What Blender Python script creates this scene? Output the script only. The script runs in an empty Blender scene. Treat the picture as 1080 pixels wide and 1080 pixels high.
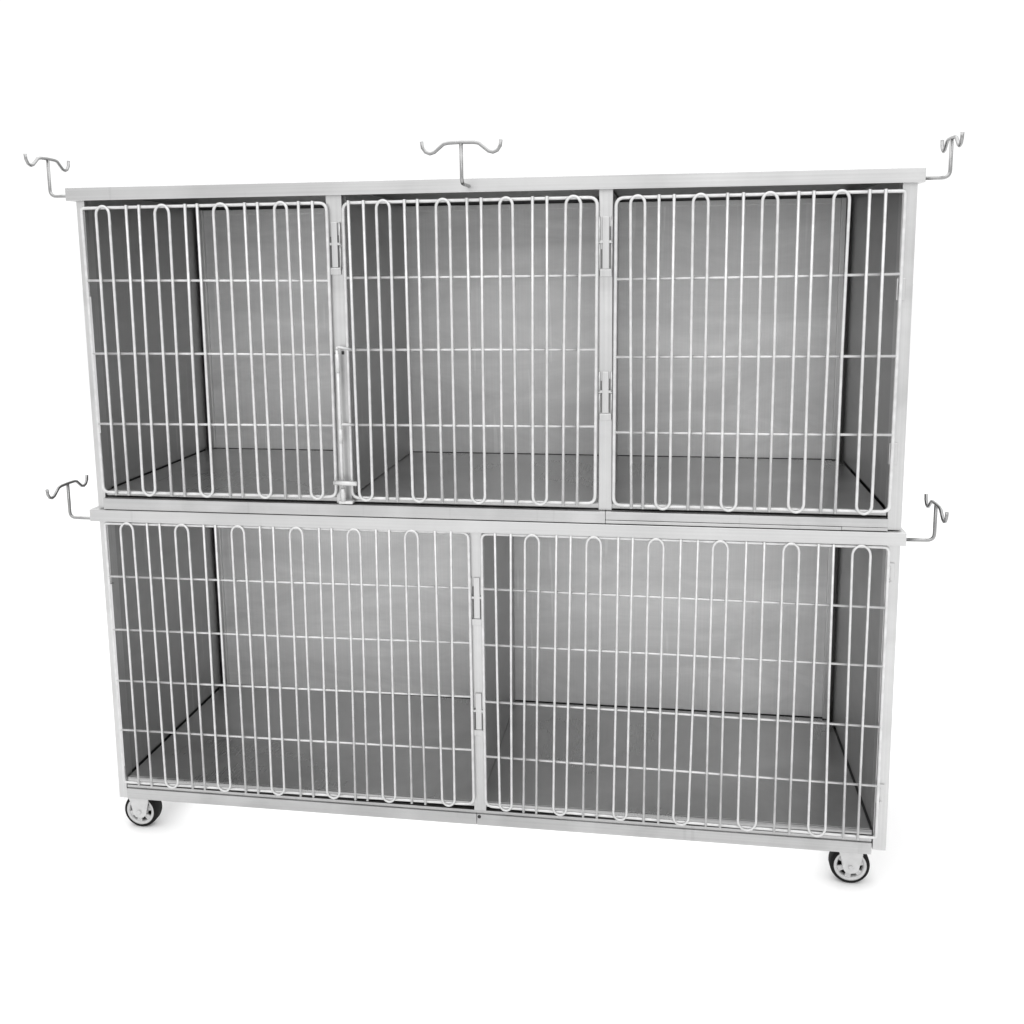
import bpy, bmesh, math, random
from mathutils import Vector, Matrix
random.seed(7)
S = bpy.context.scene
COL = S.collection
PI = math.pi
Z0 = 0.095            # height of the cage base above the floor
D = 0.558             # depth of the cages inside

# ------------------------------------------------------------------ materials
def new_mat(name):
    m = bpy.data.materials.new(name); m.use_nodes = True
    nt = m.node_tree
    return m, nt, nt.nodes['Principled BSDF']

def steel(name, base, rough, metallic=1.0, axis='Z', streak=0.06, blotch=0.08, bump=0.012, smudge=3.0, smear=0.0, scratch=0.0):
    """brushed stainless: grain stretched along an axis, soft smudges, fine scratches"""
    m, nt, b = new_mat(name)
    N = nt.nodes; L = nt.links
    tc = N.new('ShaderNodeTexCoord')
    mp = N.new('ShaderNodeMapping')
    mp.inputs['Scale'].default_value = {'Z': (260, 260, 1.5), 'X': (1.5, 260, 260), 'Y': (260, 1.5, 260)}[axis]
    L.new(tc.outputs['Object'], mp.inputs['Vector'])
    n1 = N.new('ShaderNodeTexNoise'); n1.inputs['Scale'].default_value = 1.0; n1.inputs['Detail'].default_value = 3
    L.new(mp.outputs['Vector'], n1.inputs['Vector'])
    n2 = N.new('ShaderNodeTexNoise'); n2.inputs['Scale'].default_value = smudge; n2.inputs['Detail'].default_value = 5
    n2.inputs['Roughness'].default_value = 0.55; n2.inputs['Distortion'].default_value = 0.6
    L.new(tc.outputs['Object'], n2.inputs['Vector'])
    def rng(src, a, c):
        r = N.new('ShaderNodeMapRange'); r.inputs['From Min'].default_value = 0.3; r.inputs['From Max'].default_value = 0.7
        r.inputs['To Min'].default_value = a; r.inputs['To Max'].default_value = c
        L.new(src, r.inputs['Value']); return r.outputs['Result']
    def mth(op, x, y):
        q = N.new('ShaderNodeMath'); q.operation = op
        for i, v in enumerate((x, y)):
            if isinstance(v, float): q.inputs[i].default_value = v
            else: L.new(v, q.inputs[i])
        return q.outputs[0]
    v = mth('MULTIPLY', rng(n1.outputs['Fac'], 1 - streak, 1 + streak), rng(n2.outputs['Fac'], 1 - blotch, 1 + blotch))
    if smear:                                     # wiped, cloudy marks that run across the sheet
        m3 = N.new('ShaderNodeMapping'); m3.inputs['Scale'].default_value = (2.2, 3.0, 9.0); m3.inputs['Rotation'].default_value = (0, .12, 0)
        L.new(tc.outputs['Object'], m3.inputs['Vector'])
        n3 = N.new('ShaderNodeTexNoise'); n3.inputs['Scale'].default_value = 1.0; n3.inputs['Detail'].default_value = 7
        n3.inputs['Roughness'].default_value = .62; n3.inputs['Distortion'].default_value = 1.1
        L.new(m3.outputs['Vector'], n3.inputs['Vector'])
        v = mth('MULTIPLY', v, rng(n3.outputs['Fac'], 1 - smear, 1 + smear))
    if scratch:                                   # sparse hairline scratches
        for rot, sc in ((.5, (60, 60, 3.0)), (-1.1, (45, 45, 2.2))):
            m4 = N.new('ShaderNodeMapping'); m4.inputs['Scale'].default_value = sc; m4.inputs['Rotation'].default_value = (rot, rot, rot*.4)
            L.new(tc.outputs['Object'], m4.inputs['Vector'])
            n4 = N.new('ShaderNodeTexNoise'); n4.inputs['Scale'].default_value = 1.0; n4.inputs['Detail'].default_value = 1
            L.new(m4.outputs['Vector'], n4.inputs['Vector'])
            q = N.new('ShaderNodeMapRange'); q.inputs['From Min'].default_value = .72; q.inputs['From Max'].default_value = .76
            q.inputs['To Min'].default_value = 1.0; q.inputs['To Max'].default_value = 1 + scratch
            L.new(n4.outputs['Fac'], q.inputs['Value'])
            v = mth('MULTIPLY', v, q.outputs['Result'])
    v = mth('MULTIPLY', v, float(base))
    cc = N.new('ShaderNodeCombineColor')
    for k in range(3): L.new(v, cc.inputs[k])
    L.new(cc.outputs[0], b.inputs['Base Color'])
    r = mth('ADD', rng(n1.outputs['Fac'], -streak, streak), rng(n2.outputs['Fac'], rough - 0.06, rough + 0.08))
    L.new(r, b.inputs['Roughness'])
    b.inputs['Metallic'].default_value = metallic
    bp = N.new('ShaderNodeBump'); bp.inputs['Strength'].default_value = bump; bp.inputs['Distance'].default_value = 0.002
    L.new(mth('ADD', n1.outputs['Fac'], mth('MULTIPLY', n2.outputs['Fac'], 3.0)), bp.inputs['Height'])
    L.new(bp.outputs['Normal'], b.inputs['Normal'])
    return m

def plain(name, base, rough, metallic=0.0, bump=0.0, scale=40.0, var=0.06):
    m, nt, b = new_mat(name)
    N = nt.nodes; L = nt.links
    tc = N.new('ShaderNodeTexCoord')
    n = N.new('ShaderNodeTexNoise'); n.inputs['Scale'].default_value = scale; n.inputs['Detail'].default_value = 4
    L.new(tc.outputs['Object'], n.inputs['Vector'])
    r = N.new('ShaderNodeMapRange'); r.inputs['From Min'].default_value = .3; r.inputs['From Max'].default_value = .7
    r.inputs['To Min'].default_value = base * (1 - var); r.inputs['To Max'].default_value = base * (1 + var)
    L.new(n.outputs['Fac'], r.inputs['Value'])
    cc = N.new('ShaderNodeCombineColor')
    for k in range(3): L.new(r.outputs['Result'], cc.inputs[k])
    L.new(cc.outputs[0], b.inputs['Base Color'])
    b.inputs['Roughness'].default_value = rough; b.inputs['Metallic'].default_value = metallic
    if bump:
        bp = N.new('ShaderNodeBump'); bp.inputs['Strength'].default_value = bump; bp.inputs['Distance'].default_value = .002
        L.new(n.outputs['Fac'], bp.inputs['Height']); L.new(bp.outputs['Normal'], b.inputs['Normal'])
    return m

M = dict(
    lid=steel('brushed_steel_lid', .55, .36, axis='X', streak=.05, blotch=.09, scratch=-.06),
    post=steel('brushed_steel_post', .565, .38, axis='Z', streak=.05, blotch=.09, smudge=5, smear=.05, scratch=-.2),
    beam=steel('brushed_steel_beam', .49, .38, axis='X', streak=.06, blotch=.12, smudge=6, scratch=-.07),
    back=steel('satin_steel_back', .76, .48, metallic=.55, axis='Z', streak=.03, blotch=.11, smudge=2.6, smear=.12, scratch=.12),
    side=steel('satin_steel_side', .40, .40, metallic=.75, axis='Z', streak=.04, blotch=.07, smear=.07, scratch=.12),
    floor=steel('satin_steel_floor', .47, .30, metallic=.8, axis='Y', streak=.012, bump=0.0, blotch=.16, smudge=2.5, smear=.10, scratch=0.0),
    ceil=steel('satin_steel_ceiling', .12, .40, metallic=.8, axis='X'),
    shell=steel('shaded_steel_shell', .15, .5, axis='Z'),  # steel darkened to put shade behind the corner slots and seams
    wire=plain('polished_wire', .62, .36, metallic=.4, scale=45, var=.12),
    strip=steel('steel_strip', .66, .40, axis='Z'),
    slot=plain('dull_slot', .14, .6),
    hook=plain('polished_rod', .32, .25, metallic=1.0, scale=80, var=.06),
    dark=plain('dark_hole', .02, .7),
    rubber=plain('black_rubber', .010, .75, bump=.1, scale=120),
    web=plain('dark_wheel_web', .008, .9),
    rim=plain('grey_plastic_rim', .52, .35, metallic=.2, scale=30),
    zinc=plain('zinc_plated_steel', .56, .35, metallic=.6, scale=50),
    paper=plain('white_studio_floor', .93, .9, var=.0),
)

for k in ('rubber', 'web'): M[k].node_tree.nodes['Principled BSDF'].inputs['Specular IOR Level'].default_value = .15

# ------------------------------------------------------------------ mesh helpers
def box(bm, x0, x1, y0, y1, z0, z1, bev=0.0):
    r = bmesh.ops.create_cube(bm, size=1.0, matrix=Matrix.Translation(((x0+x1)/2, (y0+y1)/2, (z0+z1)/2)) @
                              Matrix.Diagonal((x1-x0, y1-y0, z1-z0, 1)))
    if bev > 0:
        es = list({e for v in r['verts'] for e in v.link_edges})
        bmesh.ops.bevel(bm, geom=es, offset=bev, segments=2, affect='EDGES', profile=.5)

def tube(bm, pts, r, seg=10, closed=False, cap=True):
    pts = [Vector(p) for p in pts]
    n = len(pts)
    tang = []
    for i in range(n):
        if closed: t = pts[(i+1) % n] - pts[i-1]
        else: t = pts[min(i+1, n-1)] - pts[max(i-1, 0)]
        tang.append(t.normalized())
    a = Vector((0, 1, 0)) if abs(tang[0].y) < .9 else Vector((1, 0, 0))
    u = (a - tang[0]*a.dot(tang[0])).normalized()
    rings = []
    for i in range(n):
        t = tang[i]
        u = (u - t*u.dot(t)).normalized(); w = t.cross(u)
        rr = r[i] if isinstance(r, (list, tuple)) else r
        rings.append([bm.verts.new(pts[i] + (u*math.cos(2*PI*k/seg) + w*math.sin(2*PI*k/seg))*rr) for k in range(seg)])
    for i in range(n if closed else n-1):
        A, B = rings[i], rings[(i+1) % n]
        for k in range(seg):
            f = bm.faces.new((A[k], A[(k+1) % seg], B[(k+1) % seg], B[k])); f.smooth = True
    if cap and not closed:
        bm.faces.new(rings[0][::-1]); bm.faces.new(rings[-1])

def fillet(pts, rad, k=6, closed=False):
    """round the corners of a polyline"""
    pts = [Vector(p) for p in pts]; out = []; n = len(pts)
    for i, p in enumerate(pts):
        if not closed and i in (0, n-1): out.append(p); continue
        a = (pts[i-1]-p); b = (pts[(i+1) % n]-p)
        r = min(rad[i] if isinstance(rad, tuple) else rad, a.length*.49, b.length*.49)
        A = p + a.normalized()*r; B = p + b.normalized()*r
        for j in range(k+1):
            t = j/k
            out.append(A*(1-t)**2 + p*2*t*(1-t) + B*t*t)
    return out

def lathe(bm, prof, cx, cz, seg=40, smooth=True, closed=True):
    """prof: (radius, y) pairs revolved round the y axis through (cx, cz)"""
    rings = []
    for k in range(seg):
        a = 2*PI*k/seg
        rings.append([bm.verts.new((cx + r*math.cos(a), y, cz + r*math.sin(a))) for r, y in prof])
    m = len(prof)
    for k in range(seg):
        A, B = rings[k], rings[(k+1) % seg]
        for j in range(m if closed else m-1):
            f = bm.faces.new((A[j], B[j], B[(j+1) % m], A[(j+1) % m])); f.smooth = smooth

def prism(bm, outline, y0, y1):
    a = [bm.verts.new((x, y0, z)) for x, z in outline]; b = [bm.verts.new((x, y1, z)) for x, z in outline]
    bm.faces.new(a); bm.faces.new(b[::-1]); n = len(a)
    for i in range(n): bm.faces.new((a[i], b[i], b[(i+1) % n], a[(i+1) % n]))

ORG = {}
def thing(name, label, cat, loc):
    o = bpy.data.objects.new(name, None); COL.objects.link(o)
    o.empty_display_size = .1
    o.location = loc; o['label'] = label; o['category'] = cat
    ORG[o] = Vector(loc); return o

def obj(name, bm, mat, parent, label=None, lift=True):
    """link bm as one mesh object under parent; geometry is given in place, the origin goes to its base centre"""
    bmesh.ops.recalc_face_normals(bm, faces=bm.faces)
    if lift: bmesh.ops.translate(bm, verts=bm.verts, vec=(0, 0, Z0))
    xs = [v.co.x for v in bm.verts]; ys = [v.co.y for v in bm.verts]; zs = [v.co.z for v in bm.verts]
    c = Vector(((min(xs)+max(xs))/2, (min(ys)+max(ys))/2, min(zs)))
    bmesh.ops.translate(bm, verts=bm.verts, vec=-c)
    me = bpy.data.meshes.new(name); bm.to_mesh(me); bm.free(); me.materials.append(mat)
    o = bpy.data.objects.new(name, me); COL.objects.link(o)
    if parent is not None:
        o.parent = parent; o.location = c - ORG[parent]
    else: o.location = c
    ORG[o] = c
    if label: o['label'] = label
    return o

def boxes(name, mat, parent, specs, bev=.0012, label=None):
    bm = bmesh.new()
    for s in specs: box(bm, *s, bev=bev)
    return obj(name, bm, mat, parent, label)

def copy_part(o, parent, world):
    """copy a part and its sub-parts under another parent at a world place"""
    c = o.copy(); COL.objects.link(c); c.parent = parent; c.location = Vector(world) - ORG[parent]; ORG[c] = Vector(world)
    for ch in o.children:
        d = ch.copy(); COL.objects.link(d); d.parent = c
    return c

# ------------------------------------------------------------------ setting
bm = bmesh.new()
bmesh.ops.create_grid(bm, x_segments=2, y_segments=2, size=60)
g = obj('floor', bm, M['paper'], None, lift=False)
g.location = (0.9, 0, 0); g['kind'] = 'structure'; g['label'] = 'seamless pure white studio floor under the cages'

# ------------------------------------------------------------------ the two cage units
upper = thing('animal_cage', 'upper brushed steel cage unit with three wire doors, stacked on another cage unit',
              'animal cage', (.92, .28, Z0+.7455))
lower = thing('animal_cage', 'lower brushed steel cage unit with two wide wire doors, standing on casters',
              'animal cage', (.92, .28, 0))
for o in (upper, lower): o['group'] = 'stacked steel cage units'

XL, XR = .020, 1.811        # inner faces of the left and right posts

def lid(parent, x0, x1, z0, z1, yf):
    bm = bmesh.new(); t = .010
    box(bm, x0+t+.0003, x1-t-.0003, yf+t+.0004, D+.0337, z1-.006, z1-.0002, bev=.0008)                      # top sheet
    box(bm, x0+.0005, x1-.0005, yf+.0005, yf+.0005+t, z0, z1, bev=.0014)              # folded front
    box(bm, x0+.0005, x1-.0005, D+.034, D+.0445, z0, z1, bev=.001)
    box(bm, x0+.0005, x0+t, yf+t+.0007, D+.0338, z0+.0004, z1-.0002, bev=.0006)
    box(bm, x1-t, x1-.0005, yf+t+.0007, D+.0338, z0+.0004, z1-.0002, bev=.0006)
    return obj('lid', bm, M['lid'], parent)

def panel_set(parent, z0, z1, zf, dividers, slot_top, gap):
    """inner lining of one unit, a slot wide as a finger at the back corners, and the outer shell behind it"""
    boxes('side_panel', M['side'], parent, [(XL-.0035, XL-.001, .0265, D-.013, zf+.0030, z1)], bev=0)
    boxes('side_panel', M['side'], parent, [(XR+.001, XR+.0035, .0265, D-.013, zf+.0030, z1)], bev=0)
    bm = bmesh.new()
    zt = z1 - slot_top
    box(bm, XL+.009, XR-.013, D, D+.002, zf+gap, zt, bev=.0005)
    # folded flanges that frame the sheet
    box(bm, XL+.0215, XR-.0265, D-.004, D-.0005, zt-.014, zt, bev=.001)
    obj('back_panel', bm, M['back'], parent)
    boxes('corner_strip', M['strip'], parent, [(XL+.009, XL+.021, D-.011, D-.0006, zf+.002, zt)])
    boxes('corner_strip', M['strip'], parent, [(XR-.026, XR-.013, D-.011, D-.0006, zf+.002, zt)])
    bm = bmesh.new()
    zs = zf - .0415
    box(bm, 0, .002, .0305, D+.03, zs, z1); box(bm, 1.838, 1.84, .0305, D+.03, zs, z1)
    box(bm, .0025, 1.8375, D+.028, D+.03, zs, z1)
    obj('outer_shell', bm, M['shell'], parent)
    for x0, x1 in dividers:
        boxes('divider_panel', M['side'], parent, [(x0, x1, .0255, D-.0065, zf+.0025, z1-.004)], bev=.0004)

def pan(parent, z, mat):
    bm = bmesh.new()
    box(bm, XL+.004, XR-.004, .010, D-.005, z-.004, z, bev=.0006)
    box(bm, XL+.001, XR-.001, .006, .0095, z-.012, z-.001, bev=.001)             # turned-down front lip
    obj('floor_pan', bm, mat, parent)

# ---- upper unit
lid(upper, -.0175, 1.852, 1.4677, 1.4975, -.014)
boxes('ceiling_panel', M['ceil'], upper, [(.004, 1.836, .000, D+.0275, 1.4862, 1.4888)], bev=0)
panel_set(upper, .770, 1.4855, .788, [(.6195, .6335), (1.2020, 1.2155)], .011, .0010)
pan(upper, .788, M['floor'])
boxes('corner_post', M['post'], upper, [(0, XL, 0, .030, .7465, 1.4855)])
boxes('corner_post', M['post'], upper, [(XR, 1.84, 0, .030, .7465, 1.4855)])
boxes('corner_post', M['post'], upper, [(0.0025, XL, D+.004, D+.0275, .7465, 1.4855)])
boxes('corner_post', M['post'], upper, [(XR+.004, 1.8375, D+.004, D+.0275, .7465, 1.4855)])
boxes('door_post', M['post'], upper, [(.5958, .6323, 0, .025, .7735, 1.4855)])
boxes('door_post', M['post'], upper, [(1.1983, 1.2279, 0, .025, .7735, 1.4855)])
boxes('front_beam', M['beam'], upper, [(XL+.0005, 1.214, -.0115, .026, .7460, .7728), (1.2145, XR-.0005, -.0105, .026, .7540, .7728), (1.2145, 1.716, -.0118, .026, .7462, .7534), (1.7165, XR-.0005, -.0105, .026, .7462, .7534)])
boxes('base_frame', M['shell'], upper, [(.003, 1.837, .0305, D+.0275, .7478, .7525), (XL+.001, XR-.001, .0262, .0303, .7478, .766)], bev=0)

# ---- lower unit
lid(lower, -.0168, 1.849, .7156, .7445, -.0135)
panel_set(lower, .030, .7372, .055, [(.9095, .9228)], .004, .0018)
boxes('ceiling_panel', M['ceil'], lower, [(.004, 1.836, .000, D+.0275, .7374, .7382)], bev=0)
pan(lower, .055, M['floor'])
boxes('corner_post', M['post'], lower, [(0, XL+.001, 0, .030, .001, .7370)])
boxes('corner_post', M['post'], lower, [(XR, 1.84, 0, .030, .011, .7370)])
boxes('corner_post', M['post'], lower, [(0.0025, XL, D+.004, D+.0275, .001, .7370)])
boxes('corner_post', M['post'], lower, [(XR+.004, 1.8375, D+.004, D+.0275, .001, .7370)])
boxes('door_post', M['post'], lower, [(.9062, .9352, 0, .025, .036, .7370)])
bm = bmesh.new()
box(bm, XL+.0015, .9118, -.002, .026, 0, .0275, bev=.0012); box(bm, .9124, 1.809, -.002, .026, 0, .0275, bev=.0012)
box(bm, XL+.0015, 1.809, .002, .026, .0278, .0355, bev=.0008)
fb = obj('front_beam', bm, M['beam'], lower)
bm = bmesh.new()
lathe(bm, [(.0001, -.0028), (.0042, -.0028), (.0042, .001), (.0001, .001)], .9185, .0215, seg=16)
obj('bolt_hole', bm, M['dark'], fb)
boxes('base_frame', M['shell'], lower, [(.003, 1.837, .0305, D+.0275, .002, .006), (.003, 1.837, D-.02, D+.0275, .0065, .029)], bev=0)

# ------------------------------------------------------------------ doors
TUBE_SEG = 10
def door(parent, corners, tops, bots, zt, zb, bars, r_f, r_w, r_c, first_top, rad=(.018,)*4, frame_y=-.007):
    """corners: (xl, xr) at top and bottom; tops/bots: wire positions along the top and bottom rail;
    zt/zb: rail heights at the left and right end; bars: (z_left, z_right) of each cross wire"""
    (xlt, xrt), (xlb, xrb) = corners
    Zt = lambda x: zt[0] + (zt[1]-zt[0])*(x-xlt)/(xrt-xlt)
    Zb = lambda x: zb[0] + (zb[1]-zb[0])*(x-xlb)/(xrb-xlb)
    bm = bmesh.new()
    ring = fillet([(xlt, frame_y, Zt(xlt)), (xrt, frame_y, Zt(xrt)), (xrb, frame_y, Zb(xrb)), (xlb, frame_y, Zb(xlb))], rad, 6, True)
    tube(bm, ring, r_f, TUBE_SEG, closed=True)
    dr = obj('wire_door', bm, M['wire'], parent)
    yw = frame_y - r_f - r_w + .0006
    yc = frame_y - .0006
    n = len(tops); i = 0; top = first_top
    while i < n:                                                             # hairpins, open by turns at the bottom and at the top
        ta, tb, ba, bb = tops[i], tops[i+1], bots[i], bots[i+1]
        if top:
            zc = Zt((ta+tb)/2); h = (tb-ta)/2; m = (ta+tb)/2
            arc = [(m - h*math.cos(a), yw, zc + .003 - h*1.15 + h*1.15*math.sin(a)) for a in [PI*j/12 for j in range(13)]]
            pts = [(ba, yw, Zb(ba)-.005), ((ba*.5+ta*.5)+random.uniform(-.0012, .0012), yw, (Zb(ba)+Zt(ta))/2)] + arc + \
                  [((bb*.5+tb*.5)+random.uniform(-.0012, .0012), yw, (Zb(bb)+Zt(tb))/2), (bb, yw, Zb(bb)-.005)]
        else:
            zc = Zb((ba+bb)/2); h = (bb-ba)/2; m = (ba+bb)/2
            arc = [(m - h*math.cos(a), yw, zc - .004 + h*1.15 - h*1.15*math.sin(a)) for a in [PI*j/12 for j in range(13)]]
            pts = [(ta, yw, Zt(ta)+.0045), ((ba*.5+ta*.5)+random.uniform(-.0012, .0012), yw, (Zb(ba)+Zt(ta))/2)] + arc + \
                  [((bb*.5+tb*.5)+random.uniform(-.0012, .0012), yw, (Zb(bb)+Zt(tb))/2), (tb, yw, Zt(tb)+.0045)]
        bm = bmesh.new(); tube(bm, pts, r_w, TUBE_SEG)
        obj('hairpin_wire', bm, M['wire'], dr)
        i += 2; top = not top
    for zl, zr in bars:
        xl = xlt + (xlb-xlt)*(zt[0]-zl)/(zt[0]-zb[0]); xr = xrt + (xrb-xrt)*(zt[1]-zr)/(zt[1]-zb[1])
        bm = bmesh.new()
        tube(bm, [(xl, yc, zl), (xl*.5+xr*.5, yc, (zl+zr)/2 + random.uniform(-.001, .001)), (xr, yc, zr)], r_c, 8)
        obj('crosswire', bm, M['wire'], dr)
    return dr

UL_T = [.056,.088,.130,.161,.199,.233,.272,.301,.339,.373,.413,.443,.482,.511,.538,.570]
UL_B = [.057,.089,.126,.157,.197,.230,.269,.301,.343,.374,.413,.444,.478,.512,.540,.569]
UM_T = [.652,.686,.715,.745,.778,.807,.848,.878,.916,.947,.987,1.015,1.058,1.089,1.129,1.161]
UM_B = [.655,.686,.720,.744,.780,.810,.848,.879,.916,.946,.985,1.017,1.054,1.085,1.121,1.152]
UR_T = [1.265,1.295,1.324,1.355,1.394,1.425,1.464,1.496,1.534,1.565,1.606,1.636,1.675,1.706,1.745,1.776]
UR_B = [1.271,1.296,1.323,1.354,1.393,1.423,1.463,1.495,1.534,1.565,1.604,1.636,1.671,1.701,1.744,1.775]
LL_T = [.061,.093,.129,.161,.200,.233,.272,.301,.341,.372,.411,.444,.484,.515,.555,.585,.623,.653,.691,.722,.759,.789,.829,.866]
LL_B = [.062,.096,.134,.166,.204,.236,.271,.303,.342,.374,.409,.441,.482,.514,.549,.580,.619,.649,.687,.718,.758,.791,.832,.862]
LR_T = [.967,1.003,1.035,1.067,1.106,1.138,1.173,1.205,1.243,1.275,1.309,1.342,1.379,1.416,1.448,1.480,1.519,1.557,1.597,1.630,1.670,1.701,1.740,1.777]
LR_B = [.970,.998,1.026,1.056,1.096,1.126,1.165,1.197,1.235,1.265,1.304,1.337,1.371,1.405,1.444,1.476,1.515,1.555,1.595,1.628,1.669,1.706,1.745,1.776]

RF, RW, RC = .0039, .0033, .0031
door(upper, ((.017, .600), (.021, .598)), UL_T, UL_B, (1.451, 1.452), (.787, .790), [(1.287, 1.282), (1.118, 1.117), (.952, .956)], RF, RW, RC, True, (.006, .018, .018, .016))
door(upper, ((.638, 1.195), (.636, 1.191)), UM_T, UM_B, (1.451, 1.452), (.789, .790), [(1.288, 1.289), (1.128, 1.130), (.958, .962)], RF, RW, RC, False)
door(upper, ((1.235, 1.815), (1.232, 1.812)), UR_T, UR_B, (1.450, 1.452), (.787, .788), [(1.280, 1.286), (1.114, 1.118), (.950, .953)], RF, RW, RC, True, (.018, .006, .016, .018))
RF, RW, RC = .0035, .0028, .0028
door(lower, ((.018, .905), (.021, .907)), LL_T, LL_B, (.7105, .7145), (.0475, .0550), [(.579, .585), (.445, .454), (.314, .323), (.186, .192)], RF, RW, RC, True, (.006, .016, .018, .006))
door(lower, ((.9355, 1.815), (.9355, 1.816)), LR_T, LR_B, (.7125, .7105), (.0530, .0445), [(.584, .577), (.451, .445), (.313, .306), (.178, .168)], RF, RW, RC, False, (.014, .012, .006, .018))

# ------------------------------------------------------------------ hinges, latch, door stops
def hinge(parent, xm, z0, z1, w=.024, label=None):
    """hinge set of a door post: a raised leaf with a dark slot each side and a rounded knuckle block below"""
    bm = bmesh.new()
    box(bm, xm-w*.30, xm+w*.30, -.0042, -.0006, z0+.016, z1, bev=.0012)
    box(bm, xm-w*.56, xm+w*.56, -.0050, -.0006, z0, z0+.0155, bev=.0016)
    mid = z0+.016 + (z1-z0-.016)*.52
    for sx in (-1, 1):
        tube(bm, [(xm+sx*w*.55, -.0045, mid), (xm+sx*w*.55, -.0045, z1)], .0020, 8)
        tube(bm, [(xm+sx*w*.55, -.0045, z0+.012), (xm+sx*w*.55, -.0045, mid-.004)], .0016, 8)
        box(bm, xm+min(sx*.25*w, sx*.62*w), xm+max(sx*.25*w, sx*.62*w), -.0056, -.0008, mid-.0028, mid+.0028, bev=.0006)
    h = obj('hinge', bm, M['post'], parent, label)
    for sx in (-1, 1):
        a, b = sorted((sx*w*.33, sx*w*.43))
        bm = bmesh.new(); box(bm, xm+a, xm+b, -.0016, -.0007, z0+.017, z0+.017+(z1-z0)*random.uniform(.3, .75))
        obj('hinge_slot', bm, M['slot'], h)
    
    return h
hinge(upper, .614, 1.295, 1.410)
hinge(upper, 1.213, 1.286, 1.412)
hinge(upper, 1.213, .975, 1.082)
hinge(lower, .9215, .495, .608)
hinge(lower, .9215, .225, .330)

# side strips: the leaf that carries the outer doors on the corner posts
bm = bmesh.new(); box(bm, .0195,   .0265, -.0095, .0040, .930, 1.250, bev=.0008); obj('hinge_leaf', bm, M['post'], upper)
bm = bmesh.new(); box(bm, .0205, .0262, -.0095, .0040, .090, .560, bev=.0008); obj('hinge_leaf', bm, M['post'], lower)
def catch(parent, x, z):
    bm = bmesh.new()
    box(bm, x-.010, x+.008, -.0038, -.0005, z-.026, z+.020, bev=.0016)
    tube(bm, [(x-.004, -.0055, z-.016), (x-.004, -.0055, z+.012)], .0034, 8)
    tube(bm, [(x+.001, -.0060, z-.022), (x+.001, -.0015, z-.022)], .0030, 8)
    obj('door_catch', bm, M['post'], parent)
catch(upper, 1.817, 1.258); catch(upper, 1.817, .915); catch(lower, 1.822, .655); catch(lower, 1.822, .150)

# the long sliding latch on the first door post
bm = bmesh.new()
tube(bm, [(.6155, -.0175, 1.128), (.6165, -.0175, .955), (.6175, -.0175, .800)], .0040, 10)
lt = obj('door_latch', bm, M['wire'], upper)
bm = bmesh.new(); tube(bm, [(.6157, -.0175, 1.120), (.6160, -.0175, 1.078)], .0052, 10); obj('latch_sleeve', bm, M['wire'], lt)
bm = bmesh.new(); tube(bm, [(.6168, -.0175, .950), (.6170, -.0175, .918)], .0052, 10); obj('latch_sleeve', bm, M['wire'], lt)
bm = bmesh.new()
tube(bm, [(.5985, -.0225, .8265), (.652, -.0225, .8250)], .0052, 10)
obj('latch_handle', bm, M['wire'], lt)
bm = bmesh.new(); tube(bm, [(.6176, -.0175, .812), (.6180, -.0175, .783)], .0062, 10); box(bm, .607, .640, -.020, -.001, .7765, .7835, bev=.0015)
obj('latch_socket', bm, M['wire'], lt)
bm = bmesh.new()
tube(bm, [(.6155, -.0175, 1.128), (.6155, -.0175, 1.134), (.620, -.013, 1.1345), (.650, -.008, 1.129)], .0030, 8)
obj('latch_link', bm, M['wire'], lt); bm = bmesh.new()
tube(bm, [(.6168, -.0175, .958), (.622, -.014, .960), (.650, -.008, .958)], .0030, 8)
obj('latch_link', bm, M['wire'], lt)
for x, z0, z1 in ((.6075, 1.114, 1.122), (.6235, 1.117, 1.125), (.6100, .953, .961), (.6085, .786, .808)):
    bm = bmesh.new(); box(bm, x-.003, x+.003, -.0022, -.0006, z0, z1, bev=.0008)
    obj('latch_notch', bm, M['dark'], lt)

# ------------------------------------------------------------------ drip-bag hooks
def make_hook(parent, base, out, arm, height):
    """rod leaves the lid along `out`, turns up, and carries a cross rod with two upturned hooks along `arm`"""
    b = Vector(base); o = Vector(out); a = Vector(arm).normalized(); up = Vector((0, 0, 1))
    bm = bmesh.new()
    tube(bm, fillet([b, b+o, b+o+up*height], .016, 6), .0038, 10)
    t = b+o+up*(height+.0015)
    prof = [(-.083, .004), (-.0815, -.008), (-.075, -.017), (-.066, -.0205), (-.057, -.018), (-.047, -.010), (-.037, -.002), (-.028, 0), (0, .0008)]
    prof = prof + [(-x, z) for x, z in prof[-2::-1]]
    pts = [t + a*x*1.0 + up*z for x, z in prof]
    tube(bm, pts, .0036, 10)
    return obj('drip_hook', bm, M['hook'], parent)
make_hook(upper, (-.0172, .05, 1.4835), (-.078, 0, 0), (0, 1, 0), .084)
make_hook(upper, (1.8517, .05, 1.4805), (.062, 0, 0), (.035, 1, .02), .077)
make_hook(upper, (.921, -.0137, 1.4805), (0, -.076, 0), (1, 0, 0), .080)
make_hook(lower, (-.0165, .05, .7060), (-.092, 0, 0), (0, 1, 0), .084)
make_hook(lower, (1.8487, .05, .7130), (.072, 0, 0), (0, 1, 0), .078)

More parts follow.
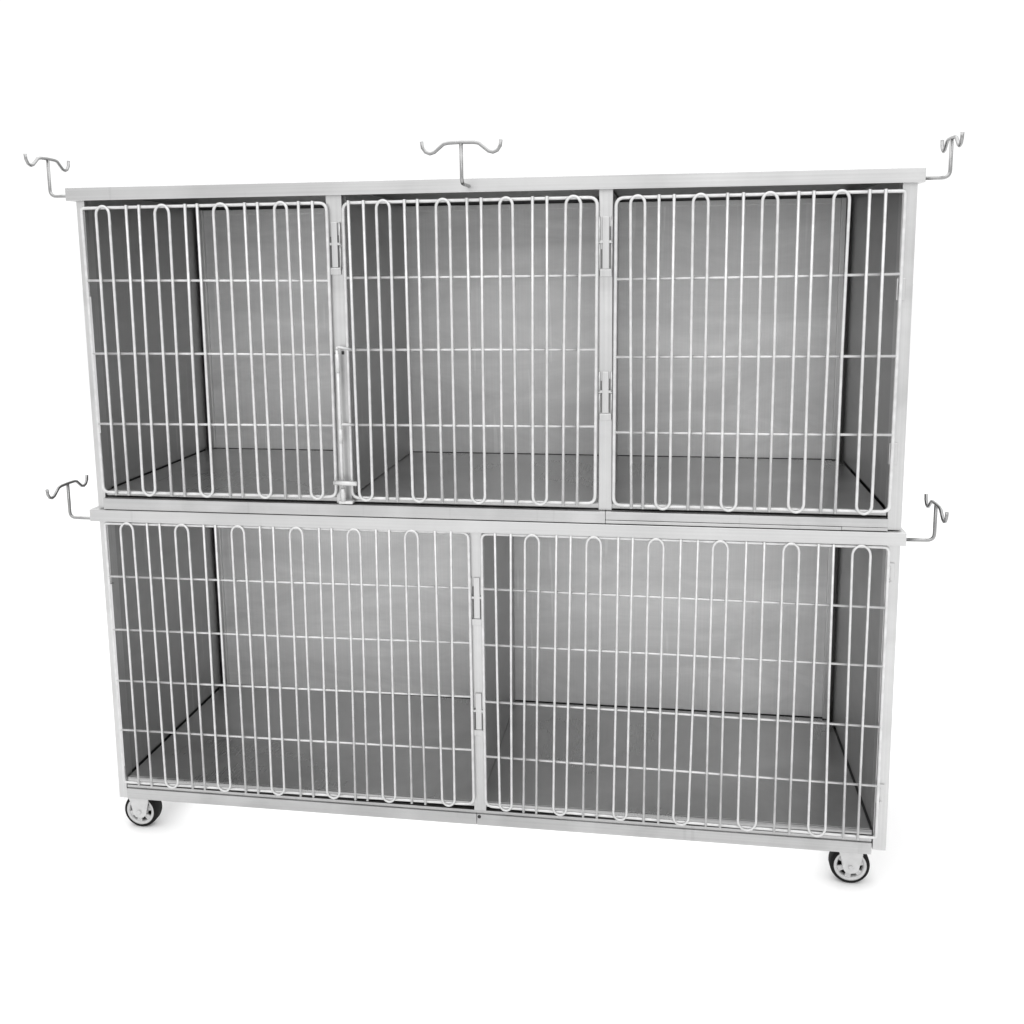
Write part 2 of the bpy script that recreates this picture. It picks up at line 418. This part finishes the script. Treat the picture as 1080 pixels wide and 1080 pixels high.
# ------------------------------------------------------------------ casters
def make_caster(cx, cy):
    hz = -.0505; R = .0443
    bm = bmesh.new()
    box(bm, cx-.032, cx+.032, cy-.030, cy+.030, -.0050, -.0004, bev=.0008)                       # top plate
    lathe_pts = [(cx-.026, -.0052), (cx+.026, -.0052), (cx+.0260, -.020), (cx+.0175, hz-.007), (cx+.0105, hz-.0140),
                 (cx, hz-.0160), (cx-.0105, hz-.0140), (cx-.0155, hz-.007), (cx-.0225, -.026), (cx-.026, -.016)]
    prism(bm, lathe_pts, cy-.0205, cy-.0180)
    prism(bm, lathe_pts, cy+.0190, cy+.0215)
    box(bm, cx-.022, cx+.022, cy-.0178, cy+.0178, -.0085, -.0052, bev=.0005)
    bracket = obj('caster', bm, M['zinc'], lower)
    bm = bmesh.new()
    lathe(bm, [(.0360, cy-.0150), (.0395, cy-.0152), (.0427, cy-.0137), (.0441, cy-.009), (R, cy), (.0441, cy+.012), (.0427, cy+.0167), (.0395, cy+.0180), (.0360, cy+.0180)], cx, hz, 48)
    obj('tyre', bm, M['rubber'], bracket)
    # dished rim with a ring of slots: outer ring, hub and spokes
    bm = bmesh.new()
    lathe(bm, [(.0285, cy-.0130), (.0320, cy-.0158), (.0362, cy-.0152), (.0362, cy+.0152), (.0320, cy+.0158), (.0285, cy+.0130)], cx, hz, 48)
    lathe(bm, [(.0001, cy-.0165), (.0080, cy-.0165), (.0165, cy-.0140), (.0180, cy-.0120), (.0180, cy+.0120), (.0165, cy+.0140), (.0080, cy+.0165), (.0001, cy+.0165)], cx, hz, 40)
    for k in range(6):
        a0 = 2*PI*k/6 + .35
        for y0, y1 in ((cy-.0132, cy-.0095), (cy+.0095, cy+.0132)):
            w = .30; a = [a0-w, a0-w*.5, a0, a0+w*.5, a0+w]
            ol = [(cx+.0172*math.cos(t*1.0), hz+.0172*math.sin(t)) for t in a] + [(cx+.0292*math.cos(t), hz+.0292*math.sin(t)) for t in [a0+w*.8, a0, a0-w*.8]]
            prism(bm, ol, y0, y1)
    obj('rim', bm, M['rim'], bracket)
    bm = bmesh.new()
    lathe(bm, [(.0170, cy-.0020), (.0287, cy-.0020), (.0287, cy+.0020), (.0170, cy+.0020)], cx, hz, 40)
    obj('wheel_web', bm, M['web'], bracket)
    bm = bmesh.new()
    lathe(bm, [(.0001, cy-.0238), (.0042, cy-.0238), (.0055, cy-.0222), (.0055, cy-.0206), (.0001, cy-.0206)], cx, hz, 14, smooth=False)
    obj('axle_bolt', bm, M['zinc'], bracket)
    return bracket
c0 = make_caster(.036, .044)
cw = ORG[c0]
for x, y in ((1.771, .044), (.044, D-.03), (1.763, D-.03)):
    copy_part(c0, lower, (x, y, cw.z))

# ------------------------------------------------------------------ light
W = bpy.data.worlds.new('World'); S.world = W; W.use_nodes = True
W.node_tree.nodes['Background'].inputs['Color'].default_value = (1, 1, 1, 1)
W.node_tree.nodes['Background'].inputs['Strength'].default_value = 1.09

def area(name, loc, target, sx, sy, power, spread=180):
    l = bpy.data.lights.new(name, 'AREA'); l.shape = 'RECTANGLE'; l.size = sx; l.size_y = sy; l.energy = power
    l.spread = math.radians(spread)
    o = bpy.data.objects.new(name, l); COL.objects.link(o)
    o.location = loc
    o.rotation_euler = (Vector(target) - Vector(loc)).to_track_quat('-Z', 'Y').to_euler()
    return o
area('key_softbox', (1.3, -3.4, 3.3), (.95, .2, .8), 2.4, 1.4, 18)
area('overhead_softbox', (.95, .1, 4.2), (.95, .1, 0), 7, 6, 158)
area('added_under_fill', (.92, .29, Z0-.012), (.92, .29, 0), 1.66, .5, 3.4)  # added fill beneath the base, lifts the cage's shadow off the white floor

# ------------------------------------------------------------------ camera
cam = bpy.data.cameras.new('camera'); co = bpy.data.objects.new('camera', cam); COL.objects.link(co)
r3 = Vector((.98872094, .14939541, -.01057895)); u3 = Vector((-.01137602, .14534338, .98931587)); f2 = Vector((-.14933683, .97803697, -.14540357))
co.matrix_world = Matrix(((r3.x, u3.x, -f2.x, 1.33432613), (r3.y, u3.y, -f2.y, -2.13242551), (r3.z, u3.z, -f2.z, 1.3141635+Z0), (0, 0, 0, 1)))
cam.sensor_width = 36; cam.lens = 1040/1080*36
cam.shift_x = -(540.776-540)/1080; cam.shift_y = -(540-431.503)/1080
cam.clip_start = .05; cam.clip_end = 300
S.camera = co

S.render.engine = 'CYCLES'
S.cycles.max_bounces = 10; S.cycles.glossy_bounces = 8; S.cycles.diffuse_bounces = 6
S.cycles.use_denoising = True
vs = S.view_settings
vs.view_transform = 'Standard'; vs.look = 'None'; vs.exposure = 0; vs.gamma = 1; vs.use_curve_mapping = False
